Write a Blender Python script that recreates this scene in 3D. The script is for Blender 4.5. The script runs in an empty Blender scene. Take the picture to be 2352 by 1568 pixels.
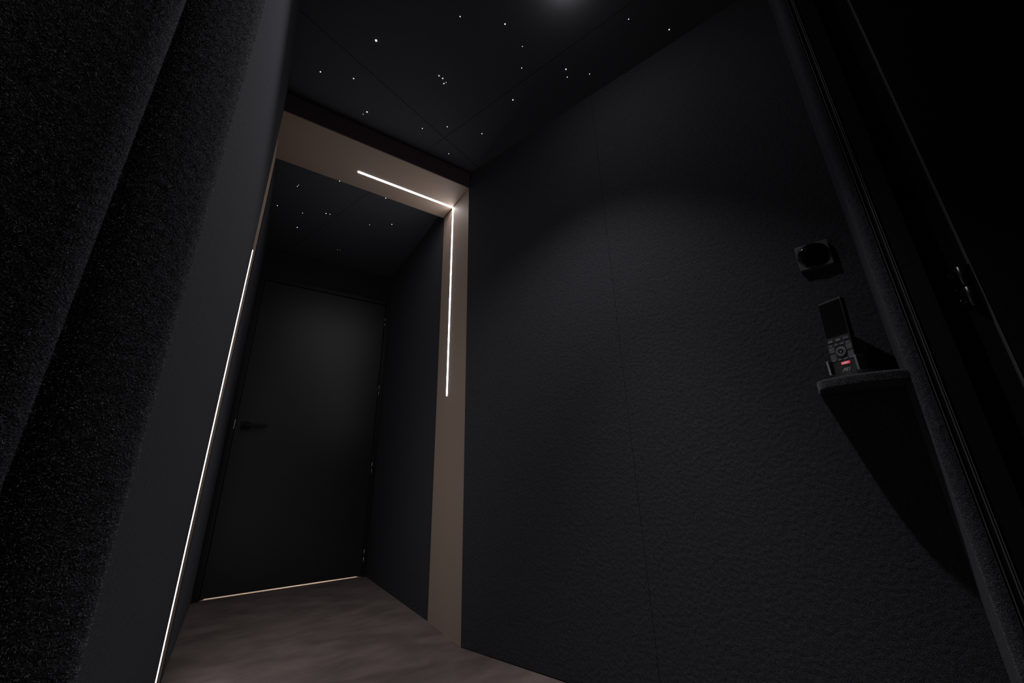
import bpy, bmesh, math, random
import numpy as np
from mathutils import Matrix, Vector

random.seed(7); np.random.seed(7)
sc = bpy.context.scene
C = sc.collection
S = 0.64                      # metres per layout unit (the camera stands 1 unit above the floor)

# ------------------------------------------------------------------ camera
cam_d = bpy.data.cameras.new('camera'); cam = bpy.data.objects.new('camera', cam_d); C.objects.link(cam)
YAW, PITCH, ROLL = math.radians(34.12), math.radians(19.02), math.radians(-1.3026)
_f = Vector((math.sin(YAW)*math.cos(PITCH), math.cos(YAW)*math.cos(PITCH), math.sin(PITCH)))
_r = Vector((math.cos(YAW), -math.sin(YAW), 0)); _u = _r.cross(_f)
_c, _s = math.cos(ROLL), math.sin(ROLL)
r_, u_ = _c*_r + _s*_u, -_s*_r + _c*_u
M = Matrix((r_, u_, -_f)).transposed().to_4x4(); M.translation = (0, 0, S)
cam.matrix_world = M
cam_d.sensor_width = 36; cam_d.lens = 13.707; cam_d.clip_start = 0.02
sc.camera = cam

# ------------------------------------------------------------------ world, exposure
w = bpy.data.worlds.new('world'); sc.world = w; w.use_nodes = True
w.node_tree.nodes['Background'].inputs[0].default_value = (0.02, 0.02, 0.025, 1)
w.node_tree.nodes['Background'].inputs[1].default_value = 0.02
sc.view_settings.view_transform = 'Standard'; sc.view_settings.look = 'None'
sc.view_settings.exposure = 0.0; sc.view_settings.gamma = 1.0
sc.view_settings.use_curve_mapping = False
sc.cycles.max_bounces = 4; sc.cycles.diffuse_bounces = 3; sc.cycles.glossy_bounces = 2; sc.cycles.transmission_bounces = 1; sc.cycles.transparent_max_bounces = 2

LED_STRENGTH = 11.0
LED_WATTS_PER_M = 0.80
SPOT_POWER = 41.0
CORE_POWER = 85.0
HALL_POWER = 22.0

# ------------------------------------------------------------------ layout frame
A = Vector((1.329, 2.608)); D2 = Vector((0.31067, -0.95052)); N2 = Vector((-0.95052, -0.31067))
HC = 2.65                                            # ceiling, relative to the camera
def P(x, y, z): return (x*S, y*S, (z+1)*S)
def W2(s, q): v = A + D2*s + N2*q; return (v.x, v.y)  # right wall: s along it, q out of it
def wall_matrix(s, q, z):
    x, y = W2(s, q)
    m = Matrix(((D2.x, 0, N2.x), (D2.y, 0, N2.y), (0, 1, 0))).to_4x4()
    m.translation = P(x, y, z)
    return m

# ------------------------------------------------------------------ materials
def mat(name):
    m = bpy.data.materials.new(name); m.use_nodes = True
    nt = m.node_tree; b = nt.nodes['Principled BSDF']
    return m, nt, b
def plain(name, col, rough=0.5, metal=0.0, spec=0.5, coat=0.0, grain=0.0, gscale=60):
    m, nt, b = mat(name)
    b.inputs['Base Color'].default_value = (*col, 1); b.inputs['Roughness'].default_value = rough
    b.inputs['Metallic'].default_value = metal; b.inputs['Specular IOR Level'].default_value = spec
    b.inputs['Coat Weight'].default_value = coat
    tc = nt.nodes.new('ShaderNodeTexCoord'); nz = nt.nodes.new('ShaderNodeTexNoise')
    nz.inputs['Scale'].default_value = gscale; nz.inputs['Detail'].default_value = 1
    nt.links.new(tc.outputs['Object'], nz.inputs['Vector'])
    mr = nt.nodes.new('ShaderNodeMapRange'); mr.inputs['To Min'].default_value = max(0.02, rough-0.06); mr.inputs['To Max'].default_value = min(1, rough+0.06)
    nt.links.new(nz.outputs['Fac'], mr.inputs['Value']); nt.links.new(mr.outputs['Result'], b.inputs['Roughness'])
    if grain:
        bp = nt.nodes.new('ShaderNodeBump'); bp.inputs['Strength'].default_value = grain; bp.inputs['Distance'].default_value = 0.002
        nt.links.new(nz.outputs['Fac'], bp.inputs['Height']); nt.links.new(bp.outputs['Normal'], b.inputs['Normal'])
    return m
def carpet(name, lo, hi, scale=650, bump=0.5, sheen=0.35, dist=0.003, sheen_rough=0.45, tint=(0.55, 0.55, 0.6)):
    m, nt, b = mat(name)
    tc = nt.nodes.new('ShaderNodeTexCoord')
    n1 = nt.nodes.new('ShaderNodeTexNoise'); n1.inputs['Scale'].default_value = scale; n1.inputs['Detail'].default_value = 1.5; n1.inputs['Roughness'].default_value = 0.7
    n2 = nt.nodes.new('ShaderNodeTexNoise'); n2.inputs['Scale'].default_value = scale*0.22; n2.inputs['Detail'].default_value = 0
    nt.links.new(tc.outputs['Object'], n1.inputs['Vector']); nt.links.new(tc.outputs['Object'], n2.inputs['Vector'])
    cr = nt.nodes.new('ShaderNodeValToRGB')
    cr.color_ramp.elements[0].position = 0.36; cr.color_ramp.elements[0].color = (*lo, 1)
    cr.color_ramp.elements[1].position = 0.70; cr.color_ramp.elements[1].color = (*hi, 1)
    nt.links.new(n1.outputs['Fac'], cr.inputs['Fac']); nt.links.new(cr.outputs['Color'], b.inputs['Base Color'])
    ad = nt.nodes.new('ShaderNodeMath'); ad.operation = 'ADD'
    nt.links.new(n1.outputs['Fac'], ad.inputs[0]); nt.links.new(n2.outputs['Fac'], ad.inputs[1])
    bp = nt.nodes.new('ShaderNodeBump'); bp.inputs['Strength'].default_value = bump; bp.inputs['Distance'].default_value = dist
    nt.links.new(ad.outputs[0], bp.inputs['Height']); nt.links.new(bp.outputs['Normal'], b.inputs['Normal'])
    b.inputs['Roughness'].default_value = 1.0; b.inputs['Specular IOR Level'].default_value = 0.05
    b.inputs['Sheen Weight'].default_value = sheen; b.inputs['Sheen Roughness'].default_value = sheen_rough
    b.inputs['Sheen Tint'].default_value = (*tint, 1)
    return m
def emit(name, col, strength):
    m = bpy.data.materials.new(name); m.use_nodes = True; nt = m.node_tree
    nt.nodes.remove(nt.nodes['Principled BSDF'])
    e = nt.nodes.new('ShaderNodeEmission'); e.inputs[0].default_value = (*col, 1); e.inputs[1].default_value = strength
    nt.links.new(e.outputs[0], nt.nodes['Material Output'].inputs[0])
    return m

M_wall = carpet('black_wall_carpet', (0.028, 0.028, 0.032), (0.066, 0.066, 0.074), scale=420, sheen=0.08, sheen_rough=0.3)
M_near = carpet('black_wall_carpet_left', (0.028, 0.028, 0.032), (0.066, 0.066, 0.074), scale=420, sheen=0.08, sheen_rough=0.3)
M_pile = plain('carpet_fibre_lit', (0.24, 0.24, 0.27), 0.8, spec=0.25)  # paler than the carpet itself: grazing-light glints are put into the fibre colour
M_lintel = carpet('aubergine_carpet_bounce_lit', (0.080, 0.056, 0.065), (0.150, 0.105, 0.122), scale=420, sheen=0.08)  # floor bounce and lens glow are put into this lifted purple-brown colour
M_corr = carpet('corridor_black_carpet', (0.026, 0.026, 0.029), (0.060, 0.060, 0.067), scale=420, sheen=0.12)
M_beige = plain('beige_lining', (0.36, 0.265, 0.205), 0.62, spec=0.3, grain=0.05, gscale=260)
M_ceil = plain('black_ceiling_fabric', (0.080, 0.080, 0.089), 0.9, spec=0.15, grain=0.15, gscale=700)
M_void = plain('black_void', (0.004, 0.004, 0.004), 0.95, spec=0.0)
M_door = plain('black_satin_paint', (0.020, 0.019, 0.021), 0.40, spec=0.6, grain=0.02, gscale=200)
M_frame = plain('black_frame_paint', (0.012, 0.012, 0.013), 0.42, spec=0.5)
M_rframe = plain('black_matt_frame', (0.007, 0.007, 0.008), 0.5, spec=0.35)
M_hinge = plain('brushed_steel', (0.55, 0.55, 0.56), 0.34, metal=1.0)
M_dhinge = plain('dark_bronze_hinge', (0.06, 0.06, 0.062), 0.30, metal=0.9)
M_bead = plain('black_gloss_seal', (0.09, 0.09, 0.094), 0.20, spec=0.7)
M_handle = plain('black_handle', (0.006, 0.006, 0.007), 0.5, spec=0.4)
M_dev = plain('graphite_plastic', (0.075, 0.075, 0.083), 0.55, spec=0.4)
M_gloss = plain('black_glass', (0.003, 0.003, 0.004), 0.06, spec=0.6)
M_screen = plain('dark_screen_glass', (0.003, 0.003, 0.004), 0.25, spec=0.12)
M_body = plain('remote_black_plastic', (0.020, 0.020, 0.022), 0.45, spec=0.4)
M_btn = plain('remote_button_rubber', (0.085, 0.085, 0.092), 0.5, spec=0.4)
M_mark = plain('pale_grey_print', (0.55, 0.55, 0.57), 0.6)
M_dim = plain('dim_grey_print', (0.36, 0.36, 0.38), 0.6)
M_dredmark = plain('dim_red_print', (0.20, 0.05, 0.06), 0.6)
M_clear = plain('smoked_clear_plastic', (0.14, 0.14, 0.15), 0.2, spec=0.5)
M_red = emit('lit_red_button', (0.80, 0.10, 0.15), 0.60)
M_redc = emit('lit_pink_button_centre', (0.70, 0.36, 0.40), 0.60)
M_led = emit('white_led_diffuser', (0.93, 0.94, 1.0), LED_STRENGTH)
M_star = emit('fibre_optic_star', (0.95, 0.97, 1.0), 4.0)
M_stard = emit('fibre_optic_star_dim', (0.9, 0.95, 1.0), 0.30)
M_lens = emit('spotlight_lens', (0.98, 0.98, 1.0), 170.0)

for m_ in (M_star, M_stard, M_red, M_redc): m_.cycles.emission_sampling = 'NONE'      # too faint to light the room

# floor carpet: warm grey brown with brushed nap patches
def floor_mat():
    m, nt, b = mat('taupe_floor_carpet')
    tc = nt.nodes.new('ShaderNodeTexCoord')
    mp = nt.nodes.new('ShaderNodeMapping'); mp.inputs['Rotation'].default_value = (0, 0, math.radians(-28)); mp.inputs['Scale'].default_value = (1.0, 1.7, 1)
    nt.links.new(tc.outputs['Object'], mp.inputs['Vector'])
    n0 = nt.nodes.new('ShaderNodeTexNoise'); n0.inputs['Scale'].default_value = 5.0; n0.inputs['Detail'].default_value = 5; n0.inputs['Roughness'].default_value = 0.55; n0.inputs['Distortion'].default_value = 0.25
    nt.links.new(mp.outputs['Vector'], n0.inputs['Vector'])
    cr = nt.nodes.new('ShaderNodeValToRGB')
    cr.color_ramp.elements[0].position = 0.36; cr.color_ramp.elements[0].color = (0.142, 0.107, 0.097, 1)
    cr.color_ramp.elements[1].position = 0.64; cr.color_ramp.elements[1].color = (0.226, 0.173, 0.158, 1)
    nt.links.new(n0.outputs['Fac'], cr.inputs['Fac'])
    n1 = nt.nodes.new('ShaderNodeTexNoise'); n1.inputs['Scale'].default_value = 380; n1.inputs['Detail'].default_value = 1
    nt.links.new(tc.outputs['Object'], n1.inputs['Vector'])
    mx = nt.nodes.new('ShaderNodeMix'); mx.data_type = 'RGBA'; mx.blend_type = 'MULTIPLY'; mx.inputs['Factor'].default_value = 0.35
    nt.links.new(cr.outputs['Color'], mx.inputs['A']); nt.links.new(n1.outputs['Fac'], mx.inputs['B'])
    nt.links.new(mx.outputs['Result'], b.inputs['Base Color'])
    bp = nt.nodes.new('ShaderNodeBump'); bp.inputs['Strength'].default_value = 0.35; bp.inputs['Distance'].default_value = 0.002
    nt.links.new(n1.outputs['Fac'], bp.inputs['Height']); nt.links.new(bp.outputs['Normal'], b.inputs['Normal'])
    b.inputs['Roughness'].default_value = 1.0; b.inputs['Specular IOR Level'].default_value = 0.03
    b.inputs['Sheen Weight'].default_value = 0.15; b.inputs['Sheen Tint'].default_value = (0.7, 0.6, 0.55, 1)
    return m
M_floor = floor_mat()

# ------------------------------------------------------------------ builders
def link(name, me, m, parent=None, smooth=False):
    o = bpy.data.objects.new(name, me); C.objects.link(o)
    if m: me.materials.append(m)
    if parent: o.parent = parent
    if smooth:
        for p in me.polygons: p.use_smooth = True
    return o
def from_bm(name, bm, m, parent=None, smooth=False):
    bmesh.ops.recalc_face_normals(bm, faces=bm.faces)
    me = bpy.data.meshes.new(name); bm.to_mesh(me); bm.free()
    return link(name, me, m, parent, smooth)
def empty(name, loc=(0, 0, 0), matrix=None):
    o = bpy.data.objects.new(name, None); C.objects.link(o); o.empty_display_size = 0.05
    if matrix is not None: o.matrix_world = matrix
    else: o.location = loc
    return o
def tag(o, label=None, cat=None, group=None, kind=None):
    if label: o['label'] = label
    if cat: o['category'] = cat
    if group: o['group'] = group
    if kind: o['kind'] = kind
    return o
def round_poly(pts, rad, seg=7):
    """plan polygon with corner radii (dict index -> radius)"""
    out = []; n = len(pts)
    for i, p in enumerate(pts):
        r = rad.get(i, 0)
        p = Vector(p)
        if not r: out.append((p.x, p.y)); continue
        a = (Vector(pts[i-1]) - p).normalized(); b = (Vector(pts[(i+1) % n]) - p).normalized()
        ang = a.angle(b); t = r / math.tan(ang/2); bis = (a+b).normalized(); c = p + bis*(r/math.sin(ang/2))
        p0, p1 = p + a*t, p + b*t
        v0, v1 = p0-c, p1-c; tot = v0.angle_signed(v1)
        for k in range(seg+1):
            th = -tot*k/seg
            q = Matrix.Rotation(th, 2) @ v0
            out.append((c.x+q.x, c.y+q.y))
    return out
def prism(name, poly, z0, z1, m, parent=None, bevel=0.0, zdiv=1, smooth=False):
    """plan polygon in layout units extruded from z0 to z1 (relative to camera height)"""
    bm = bmesh.new(); rings = []
    for k in range(zdiv+1):
        z = z0 + (z1-z0)*k/zdiv
        rings.append([bm.verts.new(P(x, y, z)) for x, y in poly])
    n = len(poly)
    for k in range(zdiv):
        for i in range(n):
            bm.faces.new((rings[k][i], rings[k][(i+1) % n], rings[k+1][(i+1) % n], rings[k+1][i]))
    bm.faces.new(rings[0][::-1]); bm.faces.new(rings[-1])
    if bevel:
        bmesh.ops.bevel(bm, geom=[e for e in bm.edges], offset=bevel, segments=2, affect='EDGES', profile=0.5)
    return from_bm(name, bm, m, parent, smooth)
def rect(x0, x1, y0, y1): return [(x0, y0), (x1, y0), (x1, y1), (x0, y1)]
def box(name, c, size, m, parent=None, bevel=0.0, seg=2, rot=None):
    """box in metres in the parent's frame"""
    bm = bmesh.new(); bmesh.ops.create_cube(bm, size=1)
    bmesh.ops.scale(bm, vec=size, verts=bm.verts)
    if bevel: bmesh.ops.bevel(bm, geom=list(bm.edges), offset=bevel, segments=seg, affect='EDGES', profile=0.5)
    if rot is not None: bmesh.ops.transform(bm, matrix=rot, verts=bm.verts)
    bmesh.ops.translate(bm, vec=c, verts=bm.verts)
    return from_bm(name, bm, m, parent)
def lathe(name, prof, m, parent=None, seg=40, matrix=None, smooth=True):
    """profile of (radius, height) turned about local z"""
    bm = bmesh.new(); rings = []
    for r, h in prof:
        if r < 1e-6: rings.append([bm.verts.new((0, 0, h))])
        else: rings.append([bm.verts.new((r*math.cos(2*math.pi*k/seg), r*math.sin(2*math.pi*k/seg), h)) for k in range(seg)])
    for a, b in zip(rings, rings[1:]):
        for k in range(seg):
            va = [a[k % len(a)], a[(k+1) % len(a)]] if len(a) > 1 else [a[0]]
            vb = [b[(k+1) % len(b)], b[k % len(b)]] if len(b) > 1 else [b[0]]
            f = va+vb
            if len(f) >= 3: bm.faces.new(f)
    if matrix is not None: bmesh.ops.transform(bm, matrix=matrix, verts=bm.verts)
    return from_bm(name, bm, m, parent, smooth)
def strokes(name, segs, width, depth, m, parent, z=0.0):
    """flat raised strokes: list of ((x0,y0),(x1,y1)) in the parent's xy plane"""
    bm = bmesh.new()
    for (x0, y0), (x1, y1) in segs:
        d = Vector((x1-x0, y1-y0)); d.normalize(); e = Vector((-d.y, d.x))*width/2
        c = [(x0+e.x, y0+e.y), (x0-e.x, y0-e.y), (x1-e.x, y1-e.y), (x1+e.x, y1+e.y)]
        v = [bm.verts.new((*p, z)) for p in c] + [bm.verts.new((*p, z+depth)) for p in c]
        for f in ((0, 1, 2, 3), (4, 5, 6, 7), (0, 1, 5, 4), (1, 2, 6, 5), (2, 3, 7, 6), (3, 0, 4, 7)):
            bm.faces.new([v[i] for i in f])
    return from_bm(name, bm, m, parent)
def pile(name, rects, count, m, parent, length=(0.0012, 0.0035), width=0.00035, seed=1):
    """short carpet fibres standing on surfaces; rects: (origin, u, v, normal, weight), in metres"""
    rng = np.random.default_rng(seed)
    wts = np.array([r[4] for r in rects], float); wts /= wts.sum()
    V = []
    for (o, u, v, nrm, _), w_ in zip(rects, wts):
        k = int(count*w_)
        a, b = rng.random((k, 1)), rng.random((k, 1))
        base = np.array(o) + a*np.array(u) + b*np.array(v)
        nn = np.array(nrm, float); nn /= np.linalg.norm(nn)
        dirn = nn + rng.normal(0, 0.75, (k, 3)); dirn /= np.linalg.norm(dirn, axis=1, keepdims=True)
        flip = (dirn @ nn) < 0.1; dirn[flip] += nn*0.9
        ln = rng.uniform(*length, (k, 1))
        side = np.cross(dirn, rng.normal(0, 1, (k, 3))); side /= np.linalg.norm(side, axis=1, keepdims=True)+1e-9
        V.append(np.stack([base-side*width/2, base+side*width/2, base+dirn*ln], 1).reshape(-1, 3))
    V = np.concatenate(V); n = len(V)//3
    me = bpy.data.meshes.new(name)
    me.vertices.add(len(V)); me.vertices.foreach_set('co', V.astype(np.float32).ravel())
    me.loops.add(n*3); me.loops.foreach_set('vertex_index', np.arange(n*3, dtype=np.int32))
    me.polygons.add(n); me.polygons.foreach_set('loop_start', np.arange(0, n*3, 3, dtype=np.int32))
    me.update(); me.validate()
    o = link(name, me, m, parent); o['kind'] = 'stuff'
    return o
def V3(x, y, z): return np.array(P(x, y, z))

# ================================================================== SETTING
# floor (runs on under the door into the hall behind)
fl = prism('floor', rect(-3.2, 4.2, -2.6, 7.0), -1.06, -1.0, M_floor)
tag(fl, 'taupe grey carpet floor with brushed nap marks', 'floor', kind='structure')

# ceiling: dark panels with open joints, aligned to the right wall, and fibre-optic stars
ceil = prism('ceiling', rect(-3.2, 4.2, -2.6, 5.2), HC+0.035, HC+0.06, M_void)
tag(ceil, 'black star ceiling of large fabric panels with tiny white lights', 'ceiling', kind='structure')
ca = math.radians(19.3)
cu, cv = Vector((math.cos(ca), math.sin(ca))), Vector((math.sin(ca), -math.cos(ca)))   # cu across, cv towards the camera
X0 = Vector((0.968, 2.352))                      # where the two visible joints cross
panels = []
GAP = 0.0017
us = [-3.9, -1.95, 0.0, 1.95, 3.6]; vs = [-3.4, 0.0, 3.75, 5.6]
for i in range(len(us)-1):
    for j in range(len(vs)-1):
        c = [X0 + cu*(us[i+a]+(GAP if a == 0 else -GAP)) + cv*(vs[j+b]+(GAP if b == 0 else -GAP)) for a, b in ((0, 0), (1, 0), (1, 1), (0, 1))]
        xs = [p.x for p in c]; ys = [p.y for p in c]
        if max(ys) < -2 or min(ys) > 5.2 or max(xs) < -2.6 or min(xs) > 3.8: continue
        o = prism('ceiling_panel', [(p.x, p.y) for p in c], HC, HC+0.032, M_ceil, ceil)
        panels.append((us[i], us[i+1], vs[j], vs[j+1], o))
def panel_of(x, y):
    p = Vector((x, y)) - X0; u, v = p.dot(cu), p.dot(cv)
    for u0, u1, v0, v1, o in panels:
        if u0 <= u <= u1 and v0 <= v <= v1: return o
    return ceil
STARS = [(0.284,1.89,3.4),(0.672,1.475,1.5),(0.924,1.361,1.9),(1.55,0.923,1.4),(1.814,0.823,1.7),(1.092,1.412,0.9),(1.169,1.531,1.4),
 (1.432,1.372,2.1),(1.477,1.41,1.3),(1.594,1.308,1.4),(1.252,1.763,2.1),(0.022,2.302,1.9),(0.223,2.229,1.8),(0.715,1.889,1.8),
 (0.745,1.892,1.8),(0.778,1.907,1.0),(0.768,1.923,1.8),(0.371,2.449,2.4),(0.351,2.485,1.0),(0.78,2.365,1.6),(0.941,2.243,1.6),
 (1.208,2.152,1.8),(1.07,2.489,1.2),(0.348,3.338,1.7),(0.035,3.598,1.0),(0.027,3.624,1.2),(-0.109,4.038,1.7),(0.121,4.033,1.2),
 (0.327,3.912,1.9),(0.364,3.906,1.2),(0.105,4.337,2.0),(0.782,3.345,1.9),(0.763,3.871,1.2),(0.966,3.735,1.9),(0.566,4.578,-1.8),(0.595,4.572,-1.6)]
for k in range(16):     # the same star field goes on over the part of the room that is not in view
    STARS.append((random.uniform(0.1, 1.9), random.uniform(-1.2, 0.5), random.uniform(1.0, 2.0)))
star_me = {}
for x, y, r in STARS:
    dim = r < 0; rr = abs(r)*0.00105
    key = (round(rr, 5), dim)
    if key not in star_me:
        bm = bmesh.new(); bmesh.ops.create_uvsphere(bm, u_segments=10, v_segments=6, radius=rr)
        me = bpy.data.meshes.new('star_light'); bm.to_mesh(me); bm.free(); me.materials.append(M_stard if dim else M_star); star_me[key] = me
    o = bpy.data.objects.new('star_light', star_me[key]); C.objects.link(o); o.parent = panel_of(x, y); o.location = P(x, y, HC)

# right wall: two carpeted panels meeting in a shallow seam
wr = prism('wall_right', [W2(0.03, -0.05), W2(2.36, -0.05), W2(2.36, -0.20), W2(-0.02, -0.20)], -1.0, HC, M_void)
tag(wr, 'long wall covered in black carpet right of the portal', 'wall', kind='structure')
SEAM = 1.248
pa = prism('wall_panel', round_poly([W2(0.0, 0), W2(SEAM-0.0009, 0), W2(SEAM-0.0009, -0.048), W2(0.0, -0.048)], {0: .004, 1: .003}), -0.994, HC, M_wall, wr)
pb = prism('wall_panel', round_poly([W2(SEAM+0.0009, 0), W2(2.352, 0), W2(2.352, -0.048), W2(SEAM+0.0009, -0.048)], {0: .003}), -0.994, HC, M_wall, wr)

# carpeted return at the end of the right wall, and the fuzzy rounded edge beside the side door
RS, RW = 2.345, 0.18
wret = prism('wall_return', round_poly([W2(RS, -0.05), W2(RS, RW), W2(RS+0.036, RW), W2(RS+0.036, -0.05)], {1: 0.024}, 8), -0.998, HC, M_wall)
tag(wret, 'narrow carpeted wall return with a rounded edge beside the right door frame', 'wall', kind='structure')

# left wall: far carpeted face running to the portal, rounded corner, then a seam and a second panel
LX = -0.149
# plan of the near panel: tight bullnose, then an ever flatter curve to the seam (found where it meets the second panel)
def heading(phi): return Vector((-math.sin(phi), -math.cos(phi)))
curve = [Vector((LX, 0.952))]; run = 0.0
while curve[-1].x / curve[-1].y > -math.tan(math.radians(16.9)):
    phi = math.radians(50*run/0.034) if run < 0.034 else math.radians(50 + 34*min(1, (run-0.034)/0.11))
    curve.append(curve[-1] + heading(phi)*0.004); run += 0.004
sm = curve[-1]
PB = math.radians(74); ld = heading(PB); ln_ = Vector((math.cos(PB), -math.sin(PB)))
wl = prism('wall_left', [tuple(sm+ld*1.6-ln_*0.11), tuple(sm+ld*1.6-ln_*0.3), (-0.60, 2.60), (-0.34, 2.60), (-0.34, 1.15)], -1.0, HC, M_void)
tag(wl, 'black carpeted wall on the left with a rounded corner close to the camera', 'wall', kind='structure')
lpa = prism('wall_panel', [(LX, 2.604)] + [tuple(p) for p in curve] + [tuple(sm + ld*0.06 - ln_*0.012), tuple(sm + ld*0.06 - ln_*0.10), (LX-0.15, 1.16), (LX-0.15, 2.604)], -0.994, HC, M_near, wl)
edge = []                      # rounded edge of the second panel, a step in front of the first
for k in range(11):
    a = k/10*math.pi/2
    edge.append(sm + ld*(0.040*(1-math.cos(a))) + ln_*(0.020*math.sin(a) - 0.004))
o0 = edge[-1]
lpb = prism('wall_panel', [tuple(p) for p in edge] + [tuple(o0+ld*1.5), tuple(o0+ld*1.5-ln_*0.10), tuple(sm+ld*0.064-ln_*0.10), tuple(sm+ld*0.064-ln_*0.0085), tuple(sm-ln_*0.0085)], -0.994, HC, M_near, wl)

# portal front: dark lintel face
wf = prism('wall_front', [(-0.163, 2.598), (1.331, 2.598), (1.331, 2.6075), (1.345, 2.611), (1.345, 3.17), (-0.163, 3.17)], 2.535, HC, M_lintel)
prism('lintel_edge', rect(-0.163, 1.331, 2.598, 2.6075), 2.489, 2.535, M_lintel, wf)
tag(wf, 'dark aubergine lintel band above the beige portal', 'wall', kind='structure')

# corridor walls and end wall
wcr = prism('wall_corridor_right', rect(1.345, 1.60, 3.172, 5.2), -1.0, HC, M_corr)
tag(wcr, 'black carpeted right wall of the short corridor behind the portal', 'wall', kind='structure')
wcl = prism('wall_corridor_left', rect(-0.42, -0.157, 3.172, 5.2), -1.0, HC, M_corr)
tag(wcl, 'black carpeted left wall of the short corridor behind the portal', 'wall', kind='structure')
wb = prism('wall_back', rect(-0.157, 1.345, 4.945, 5.2), 2.262, HC, M_corr)
tag(wb, 'black end wall above the corridor door', 'wall', kind='structure')

# beige portal lining
JL, JR, YF, YB = -0.163, 1.333, 2.608, 3.17
tr = empty('trim_1', P(0.6, 2.9, -1)); tag(tr, 'beige painted lining of the portal opening', 'portal lining', kind='structure')
def under(o, par):
    o.parent = par; o.matrix_parent_inverse = par.matrix_world.inverted(); return o
bpy.context.view_layer.update()
jr = under(prism('jamb', [(JR, YF), (JR+0.055, YF-0.0), (JR+0.055, YB), (JR+0.008, YB)], -1.0, 2.532, M_beige), tr)
jl = under(prism('jamb', [(JL, YF), (JL, YB), (JL-0.055, YB), (JL-0.055, YF)], -1.0, 2.532, M_beige), tr)
bm = bmesh.new()
zf, zb = 2.491, 2.520
vv = [bm.verts.new(P(*p)) for p in ((JL, YF, zf), (JR, YF, zf), (JR, YB, zb), (JL, YB, zb), (JL, YF, 2.534), (JR, YF, 2.534), (JR, YB, 2.534), (JL, YB, 2.534))]
for f in ((0, 1, 2, 3), (4, 5, 6, 7), (0, 1, 5, 4), (1, 2, 6, 5), (2, 3, 7, 6), (3, 0, 4, 7)): bm.faces.new([vv[i] for i in f])
hd = under(from_bm('head_panel', bm, M_beige), tr)

# ------------------------------------------------------------------ LED strips
def led_run(name, p0, p1, out, parent, m=M_led, w=0.015, hgt=0.0030, cap0=True, cap1=True):
    """domed diffuser bar from p0 to p1 (metres), bulging along out"""
    p0, p1, out = Vector(p0), Vector(p1), Vector(out).normalized()
    d = (p1-p0).normalized(); sd = d.cross(out).normalized()
    bm = bmesh.new(); rows = []
    st = []
    L = (p1-p0).length
    def half(t):       # half width near rounded ends
        a = w/2
        if cap0 and t < a: a = math.sqrt(max(0, a*a-(a-t)**2))
        elif cap1 and t > L-w/2: a = math.sqrt(max(0, a*a-(a-(L-t))**2))
        return max(a, 0.0004)
    ts = ([0, .001, .0025, .0045, .0075] if cap0 else [0]) + ([L-.0075, L-.0045, L-.0025, L-.001, L] if cap1 else [L])
    for t in ts:
        a = half(t); row = []
        for k in range(9):
            th = math.pi*k/8
            row.append(bm.verts.new(p0 + d*t + sd*(a*math.cos(th)) + out*(hgt*math.sin(th)*min(1, a/(w/2)+.2) - 0.0002)))
        rows.append(row)
    for ra, rb in zip(rows, rows[1:]):
        for k in range(8): bm.faces.new((ra[k], ra[k+1], rb[k+1], rb[k]))
    bm.faces.new(rows[0]); bm.faces.new(rows[-1])
    o = under(from_bm(name, bm, m, smooth=True), parent)
    la = bpy.data.lights.new('strip_lamp', 'AREA'); la.shape = 'RECTANGLE'; la.size = w*0.8; la.size_y = L*0.985
    la.energy = LED_WATTS_PER_M*L; la.color = (0.93, 0.94, 1.0)
    lo = bpy.data.objects.new('strip_lamp', la); C.objects.link(lo)
    mm = Matrix((d.cross(-out), d, -out)).transposed().to_4x4(); mm.translation = (p0+p1)/2 + out*(hgt+0.0006)
    lo.matrix_world = mm; bpy.context.view_layer.update(); under(lo, parent)
    return o
YL = 2.955
zl = zf + (zb-zf)*(YL-YF)/(YB-YF)
e1 = empty('light_strip', P(JR, YL, 0.64)); bpy.context.view_layer.update()
tag(e1, 'L-shaped white light strip across the portal head and down its right jamb', 'light strip', 'light strips in the portal lining')
jx = JR + 0.008*(YL-YF)/(YB-YF)
led_run('head_run', P(0.436, YL, zl), P(JR-0.002, YL, zl), (0, 0, -1), e1, cap1=False)
led_run('jamb_run', P(jx, YL, 0.636), P(jx, YL, zl-0.002), (-1, 0, 0), e1, cap1=False)
e2 = empty('light_strip', P(JL, YL, -1)); bpy.context.view_layer.update()
tag(e2, 'straight thin white light strip running down the left jamb of the portal', 'light strip', 'light strips in the portal lining')
led_run('jamb_run', P(JL, 2.87, -0.985), P(JL, 2.87, 1.485), (1, 0, 0), e2, hgt=0.0022)

# ------------------------------------------------------------------ corridor door
DY = 4.925
d1 = empty('door_1', P(0.6, DY, -1)); bpy.context.view_layer.update()
tag(d1, 'flush black satin door at the end of the corridor', 'door', kind='structure')
DX0, DX1, DZ1 = -0.098, 1.292, 2.205
# leaf on a small gap above the floor
under(prism('door_leaf', rect(DX0, DX1, DY, DY+0.062), -0.984, DZ1, M_door, bevel=0.0015), d1)
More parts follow.
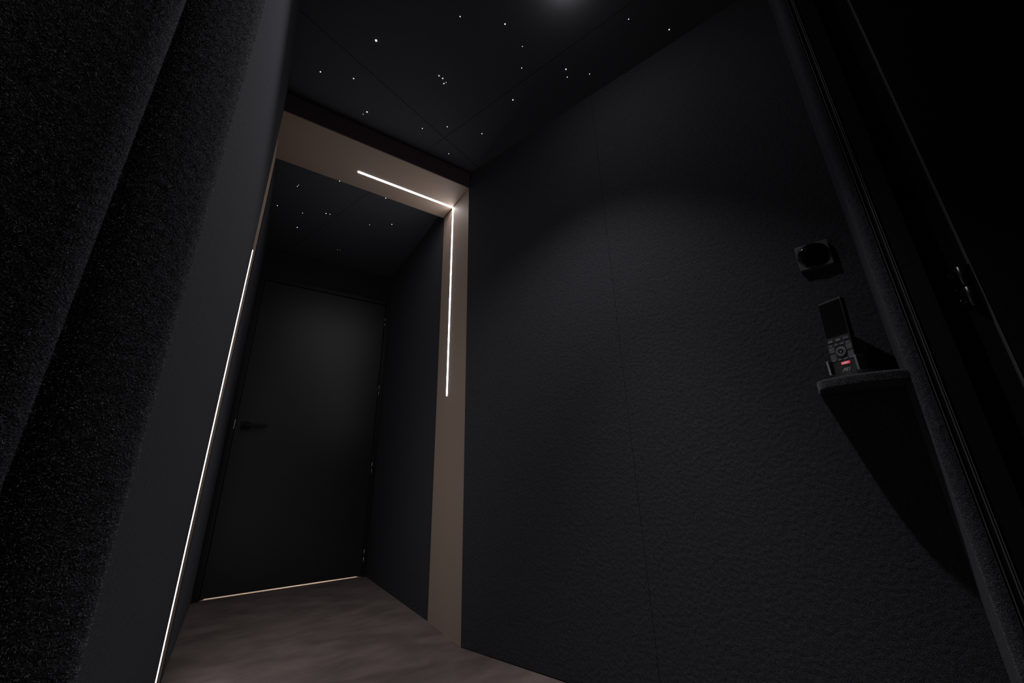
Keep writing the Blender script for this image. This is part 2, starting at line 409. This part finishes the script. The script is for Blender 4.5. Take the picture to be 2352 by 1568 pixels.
# frame: two posts and a head, a step proud of the leaf
under(prism('frame_post', rect(-0.156, DX0-0.005, DY-0.018, DY+0.10), -1.0, 2.262, M_frame, bevel=0.0015), d1)
under(prism('frame_post', rect(DX1+0.006, 1.344, DY-0.012, DY+0.10), -1.0, 2.262, M_frame, bevel=0.0015), d1)
under(prism('frame_head', rect(DX0-0.004, DX1+0.005, DY-0.018, DY+0.10), DZ1+0.006, 2.262, M_frame, bevel=0.0015), d1)
under(prism('frame_stop', rect(DX0+0.03, DX1-0.03, DY+0.0622, DY+0.09), DZ1-0.02, DZ1+0.020, M_frame), d1)
under(prism('frame_stop', rect(DX0-0.020, DX0+0.03, DY+0.0622, DY+0.09), -1.0, DZ1+0.020, M_frame), d1)
under(prism('frame_stop', rect(DX1-0.03, DX1+0.020, DY+0.0622, DY+0.09), -1.0, DZ1+0.020, M_frame), d1)
# hinges: two steel knuckles each with a dark gap
for z0, z1 in ((1.905, 2.045), (0.975, 1.120), (0.055, 0.195), (-0.870, -0.728)):
    hx, hy = 1.299, DY-0.019
    pin = lathe('hinge', [(0, 0), (0.0028, 0), (0.0028, (z1-z0)*S), (0, (z1-z0)*S)], M_frame, None, 10, Matrix.Translation(P(hx, hy, z0)))
    under(pin, d1)
    zm = (z0+z1)/2
    for a, b in ((z0, zm-0.004), (zm+0.004, z1)):
        lathe('knuckle', [(0.002, 0), (0.0048, 0.0006), (0.0048, (b-a)*S-0.0006), (0.002, (b-a)*S)], M_hinge, pin, 12, Matrix.Translation(P(hx, hy, a)))
# lever handle
hz = 0.55
rose = box('handle_plate', (0, 0, 0), (0.052, 0.008, 0.052), M_handle, None, 0.002)
rose.location = P(-0.012, DY-0.006, hz); under(rose, d1)
bpy.context.view_layer.update()
neck = lathe('handle_neck', [(0, 0), (0.009, 0), (0.009, 0.045), (0, 0.045)], M_handle, None, 16, Matrix.Translation(P(-0.012, DY-0.008, hz)) @ Matrix.Rotation(math.pi/2, 4, 'X'))
under(neck, d1)
lev = box('handle_lever', (0, 0, 0), (0.125, 0.012, 0.020), M_handle, None, 0.003)
lev.location = P(0.075, DY-0.075, hz); bpy.context.view_layer.update(); under(lev, d1)
lk = box('lock_plate', (0, 0, 0), (0.006, 0.004, 0.06), M_hinge, None, 0.0005)
lk.location = P(DX0-0.009, DY-0.0205, 0.56); bpy.context.view_layer.update(); under(lk, d1)

# light of the hall behind the door, seen only through the gap under the leaf
hl = bpy.data.lights.new('hall_light', 'AREA'); hl.shape = 'RECTANGLE'; hl.size = 0.85; hl.size_y = 0.1; hl.energy = HALL_POWER; hl.color = (1.0, 0.88, 0.70)
ho = bpy.data.objects.new('hall_light', hl); C.objects.link(ho)
ho.location = P(0.6, 5.75, -0.55); ho.rotation_euler = (math.radians(-48), 0, 0)
wh = prism('wall_hall', rect(-0.42, 1.60, 6.6, 6.75), -1.0, HC, M_beige); tag(wh, 'pale wall of the hall behind the closed door', 'wall', kind='structure')

# ------------------------------------------------------------------ side door at the right edge
d2 = empty('door_2', P(*W2(RS+0.1, RW), -1)); bpy.context.view_layer.update()
tag(d2, 'black side door at the right edge with profiled frame and dark hinge', 'door', kind='structure')
def wprism(name, s0, s1, q0, q1, z0, z1, m, rad=None, bevel=0):
    poly = [W2(s0, q1), W2(s1, q1), W2(s1, q0), W2(s0, q0)]
    if rad: poly = round_poly(poly, rad, 5)
    return under(prism(name, poly, z0, z1, m, bevel=bevel), d2)
ZT = 2.62
wprism('frame_casing', RS+0.0375, RS+0.132, 0.0, RW-0.006, -1.0, ZT, M_rframe, {0: .004, 1: .0025})
wprism('frame_jamb', RS+0.133, RS+0.243, 0.0, RW-0.045, -1.0, ZT, M_rframe)
for s0, hw in ((0.0425, 0.0020), (0.0590, 0.0020), (0.0650, 0.0016)):      # slim gloss beads along the casing
    wprism('frame_bead', RS+s0-hw, RS+s0+hw, RW-0.006, RW-0.0015, -1.0, ZT, M_bead, {0: .0018, 1: .0018})
wprism('door_leaf', RS+0.2445, RS+0.95, RW-0.11, RW-0.024, -0.985, ZT-0.02, M_rframe, {0: .005})
wprism('leaf_edging', RS+0.2415, RS+0.2442, RW-0.05, RW-0.022, -0.985, ZT-0.02, M_bead, {0: .0012, 1: .0012})
# hinge: plate with three screws, two-part knuckle
hz0, hz1 = 0.510, 0.660
hp = wprism('hinge', RS+0.176, RS+0.2035, RW-0.0455, RW-0.040, hz0+0.006, hz1-0.006, M_dhinge, bevel=0.0006)
bpy.context.view_layer.update()
def wl_local(s, q, z): return wall_matrix(s, q, z)
for ds, z in ((0.191, 0.632), (0.187, 0.583), (0.196, 0.533)):
    sw = lathe('screw', [(0.0062, 0), (0.0062, 0.0009), (0.0042, 0.0020), (0.0034, 0.0012), (0, 0.0010)], M_dhinge, None, 20, wl_local(RS+ds, RW-0.040, z))
    sw.parent = hp; sw.matrix_parent_inverse = hp.matrix_world.inverted()
for z0, z1 in ((hz0, 0.583), (0.5865, hz1)):
    kx, ky = W2(RS+0.217, RW-0.036)
    k = lathe('knuckle', [(0, 0), (0.0062, 0), (0.0078, 0.0012), (0.0078, (z1-z0)*S-0.0012), (0.0062, (z1-z0)*S), (0, (z1-z0)*S)], M_dhinge, None, 18, Matrix.Translation(P(kx, ky, z0)))
    k.parent = hp; k.matrix_parent_inverse = hp.matrix_world.inverted()
wprism('hinge', RS+0.229, RS+0.2405, RW-0.045, RW-0.030, hz0+0.004, hz1+0.004, M_dhinge, bevel=0.0006)

# ================================================================== THINGS
# ceiling spotlight, just above the frame
SPX, SPY = W2(1.485, 0.745)
sp = empty('ceiling_spotlight', P(SPX, SPY, HC)); tag(sp, 'small round ceiling spotlight shining down beside the right wall', 'spotlight')
lathe('trim_ring', [(0.026, 0.0), (0.040, 0.0), (0.042, -0.002), (0.040, -0.005), (0.028, -0.006), (0.026, -0.004)], M_frame, sp)
lathe('lens', [(0, -0.019), (0.010, -0.018), (0.019, -0.014), (0.0255, -0.007), (0.0255, 0.0), (0, 0.0)], M_lens, sp)
sl = bpy.data.lights.new('spot_beam', 'SPOT'); sl.energy = SPOT_POWER; sl.spot_size = math.radians(110); sl.spot_blend = 0.6; sl.shadow_soft_size = 0.012; sl.color = (0.98, 0.98, 1.0)
so = bpy.data.objects.new('spot_beam', sl); C.objects.link(so); so.parent = sp; so.location = (0, 0, -0.024)
so.rotation_euler = Vector((-0.30, 0.09, -0.95)).to_track_quat('-Z', 'Y').to_euler()
sl2 = bpy.data.lights.new('spot_core', 'SPOT'); sl2.energy = CORE_POWER; sl2.spot_size = math.radians(46); sl2.spot_blend = 1.0; sl2.shadow_soft_size = 0.012; sl2.color = (0.98, 0.98, 1.0)
so2 = bpy.data.objects.new('spot_core', sl2); C.objects.link(so2); so2.parent = sp; so2.location = (0, 0, -0.024)

# square wall device with a round black glass face
dv = empty('wall_control', matrix=wall_matrix(2.200, 0.0, 0.908)); tag(dv, 'square graphite wall unit with round black glass face above the remote', 'wall control')
hs = 0.0385
box('housing', (0, 0, 0.0070), (2*hs, 2*hs, 0.014), M_dev, dv, 0.0012)
DZ = 0.014
lathe('glass_dial', [(0, DZ+.0065), (0.012, DZ+.0062), (0.024, DZ+.0051), (0.033, DZ+.0032), (0.0362, DZ+.0015), (0.0368, DZ), (0.0368, DZ-.002), (0, DZ-.002)], M_gloss, dv, 64)
lathe('dial_rim', [(0.0368, DZ-.0005), (0.0368, DZ+.0012), (0.0374, DZ+.0016), (0.0379, DZ+.0010), (0.0379, DZ-.0005)], M_frame, dv, 64)
strokes('printed_mark', [((-0.0355, 0.0315), (-0.0335, 0.0350)), ((-0.0345, 0.0333), (-0.0322, 0.0345)), ((-0.0318, 0.0338), (-0.0230, 0.0362))], 0.0010, 0.0002, M_dim, dv, DZ)

# carpet-covered bracket shelf in the corner of wall and return
ZS0, ZS1 = 0.292, 0.330
plan = [(2.086, 0.004), (2.087, 0.100), (2.090, 0.125), (2.098, 0.145), (2.112, 0.160), (2.138, 0.173), (2.175, 0.183), (2.215, 0.188), (2.255, 0.187), (2.290, 0.182), (2.320, 0.173), (2.343, 0.162), (2.343, 0.004)]
bm = bmesh.new()
ri = []
def shelf_ring(inset, z):
    cx, cq = 2.21, 0.08
    ring = []
    for s, q in plan:
        v = Vector((s-cx, q-cq)); L = v.length
        k = (L-inset)/L if q > 0.02 else 1.0
        ring.append(bm.verts.new(P(*W2(cx+v.x*k, cq+v.y*k), z)))
    return ring
rings = [shelf_ring(.010, ZS0), shelf_ring(.004, ZS0+.003), shelf_ring(0, ZS0+.009), shelf_ring(0, ZS1-.009), shelf_ring(.003, ZS1-.003), shelf_ring(.009, ZS1)]
n = len(plan)
for ra, rb in zip(rings, rings[1:]):
    for k in range(n): bm.faces.new((ra[k], ra[(k+1) % n], rb[(k+1) % n], rb[k]))
bm.faces.new(rings[0][::-1]); bm.faces.new(rings[-1])
shx, shy = W2(2.21, 0)
shelf = empty('corner_shelf', P(shx, shy, ZS0)); bpy.context.view_layer.update()
tag(shelf, 'small rounded black carpeted shelf holding the remote control', 'shelf')
board = under(from_bm('shelf_board', bm, M_wall), shelf)
fibs = []
for (s0, q0), (s1, q1) in zip(plan[:-1], plan[1:-1]):
    p0, p1 = np.array(P(*W2(s0, q0), ZS0+.004)), np.array(P(*W2(s1, q1), ZS0+.004))
    e = p1-p0; nr = np.array([-e[1], e[0], 0.0])
    x, y = W2(2.21, 0.08); ctr = np.array(P(x, y, ZS0))
    if nr @ (p0-ctr) < 0: nr = -nr
    fibs.append((p0, e, np.array([0, 0, (ZS1-ZS0-.006)*S]), nr, np.linalg.norm(e)))
o = pile('carpet_pile', fibs, 9000, M_pile, None, (0.001, 0.0026), 0.0003, 5); under(o, shelf)

# remote control standing in its charging dock
YAWR = math.radians(-34)
rm_m = wall_matrix(2.190, 0.094, ZS1) @ Matrix.Rotation(YAWR, 4, 'Y') @ Matrix.Rotation(math.radians(-4), 4, 'X')
dk = empty('charging_dock', matrix=wall_matrix(2.190, 0.094, ZS1) @ Matrix.Rotation(YAWR, 4, 'Y')); tag(dk, 'black charging dock with clear side clips under the remote', 'charging dock')
RWD, RH, RT = 0.0575, 0.2080, 0.018
bpts = []
bm = bmesh.new()
ring0 = []; ring1 = []
for k in range(28):
    t = 2*math.pi*k/28
    x, z = 0.004+0.052*math.cos(t), -0.004+0.042*math.sin(t)
    x = max(x, -0.036)
    ring0.append(bm.verts.new((x, 0.0005, z))); ring1.append(bm.verts.new((x*0.94, 0.012, z*0.94)))
for k in range(28): bm.faces.new((ring0[k], ring0[(k+1) % 28], ring1[(k+1) % 28], ring1[k]))
bm.faces.new(ring0); bm.faces.new(ring1)
from_bm('dock_base', bm, M_handle, dk)
for sx, dz in ((-1, 0), (1, 0)):
    box('side_clip', (sx*(RWD/2+0.0036), 0.031, 0.000), (0.0056, 0.042, 0.029), M_clear, dk, 0.001)
box('back_rest', (0, 0.034, -0.0185), (0.055, 0.046, 0.006), M_handle, dk, 0.0015)

rm = empty('remote_control', matrix=rm_m); tag(rm, 'slim black remote control with lit red button standing in its dock', 'remote control')
Y0 = 0.0135
FZ = RT/2-0.002
box('body', (0, Y0+RH/2-0.004, -0.002), (RWD, RH-0.008, RT), M_body, rm, 0.0028, 3)
box('screen', (0, Y0+0.1465, FZ+0.0002), (0.0525, 0.0960, 0.0012), M_screen, rm, 0.0004)
F1 = FZ
def btn(x, y, sx, sy, m=M_btn, h=0.0018, name='button'):
    return box(name, (x, Y0+y, F1+h/2-0.0002), (sx, sy, h), m, rm, 0.0005)
def mark(x, y, segs, m=M_dim, par=rm, name='button_mark', w=0.0008):
    return strokes(name, [((x+a, Y0+y+b), (x+c, Y0+y+d)) for (a, b), (c, d) in segs], w, 0.0002, m, par, F1+0.0017)
# three menu keys, right one marked red
for x, mm in ((-0.0185, M_dim), (0, M_dim), (0.0185, M_dredmark)):
    b_ = btn(x, 0.0875, 0.0130, 0.0070)
    mark(x, 0.0875, [((-.003, -.002), (.003, -.002)), ((-.003, .002), (.003, .002)), ((-.003, -.002), (-.003, .002)), ((.003, -.002), (.003, .002))], mm, b_)
for x in (-0.0205, -0.0068, 0.0068, 0.0205):
    b_ = btn(x, 0.0755, 0.0105, 0.0046); mark(x, 0.0755, [((-.0036, .0008), (.0036, .0008))], M_dim, b_)
    b_ = btn(x, 0.0355, 0.0105, 0.0040); mark(x, 0.0355, [((-.0036, .0006), (.0036, .0006))], M_dim, b_)
for sx in (-1, 1):
    for y, segs in ((0.0652, [((-.0016, 0), (.0016, 0)), ((0, -.0016), (0, .0016))]), (0.0448, [((-.0016, 0), (.0016, 0))])):
        b_ = btn(sx*0.0205, y, 0.0140, 0.0160, h=0.0012); mark(sx*0.0225, y, segs, M_dim, b_)
lathe('control_ring', [(0.0052, 0.0018), (0.0058, 0.0026), (0.0124, 0.0026), (0.0131, 0.0018), (0.0131, 0), (0.0052, 0)], M_btn, rm, 40, Matrix.Translation((0, Y0+0.055, F1)))
lathe('ring_groove', [(0.0132, 0), (0.0132, 0.0016), (0.0140, 0.0016), (0.0140, 0)], M_gloss, rm, 40, Matrix.Translation((0, Y0+0.055, F1)))
ok = lathe('select_key', [(0, 0.0030), (0.0030, 0.0029), (0.0048, 0.0024), (0.0050, 0)], M_gloss, rm, 28, Matrix.Translation((0, Y0+0.055, F1)))
strokes('button_mark', [((-.0022, Y0+.0552), (.0020, Y0+.0558)), ((.0020, Y0+.0575), (.0012, Y0+.0528))], 0.0008, 0.0002, M_mark, ok, F1+0.0030)
red = btn(0.0035, 0.0255, 0.0195, 0.0068, M_red, 0.0022, 'lit_button'); red['label'] = 'glowing red button'
box('lit_centre', (0.0035, Y0+0.0255, F1+0.0020), (0.0115, 0.0036, 0.0008), M_redc, red, 0.0002)
# maker's lettering, slanted
sl_ = 0.40
def q(x, y): return (x + sl_*y, y)
x0, y0, ch = -0.0065, Y0+0.0052, 0.0066
def pt(x, y): a, b = q(x, y); return (x0+a, y0+b)
segs = [(pt(-.0015, -.0012), pt(.0015, ch)), (pt(.0015, ch), pt(.0058, ch)), (pt(.0058, ch), pt(.0052, ch*.55)), (pt(.0052, ch*.55), pt(.0022, ch*.45)), (pt(.0030, ch*.45), pt(.0066, 0)),
        (pt(.0066, ch), pt(.0112, ch)), (pt(.0086, ch), pt(.0086, 0)), (pt(.0086, 0), pt(.0112, 0)),
        (pt(.0135, -.0002), pt(.0140, ch+.0010))]
strokes('lettering', segs, 0.0011, 0.0002, M_mark, rm, F1+0.0001)

# ------------------------------------------------------------------ carpet pile that shows at close range
def face_rect(p0, p1, z0, z1, nrm, wt):
    a = V3(p0[0], p0[1], z0); return (a, V3(p1[0], p1[1], z0)-a, V3(p0[0], p0[1], z1)-a, nrm, wt)
nl = (ln_.x, ln_.y, 0)
rects = []
for p0, p1 in zip(curve[:-1], curve[1:]):
    dv_ = p1-p0; rects.append(face_rect(p0, p1, -0.5, 2.1, (-dv_.y, dv_.x, 0), 1.0))
for p0, p1 in zip(edge[:-1], edge[1:]):
    dv_ = p1-p0; rects.append(face_rect(p0, p1, -0.4, 1.9, (-dv_.y, dv_.x, 0), dv_.length/0.004*0.9))
rects.append(face_rect(o0, o0+ld*0.40, -0.25, 1.7, nl, 55))
o = pile('carpet_pile', rects, 130000, M_pile, wl, (0.0010, 0.0034), 0.00042, 11)
# fuzz on the rounded edge of the wall return
rects = []
for k in range(5):
    t0, t1 = k/5*math.pi/2, (k+1)/5*math.pi/2
    def arc(t): return W2(RS+0.024-0.024*math.cos(t), RW-0.024+0.024*math.sin(t))
    p0, p1 = arc(t0), arc(t1); tm = (t0+t1)/2
    nv = D2*(-math.cos(tm)) + N2*math.sin(tm)
    rects.append(face_rect(p0, p1, -0.8, 2.2, (nv.x, nv.y, 0), 1))
o = pile('carpet_pile', rects, 26000, M_pile, wret, (0.0010, 0.0030), 0.0003, 12)
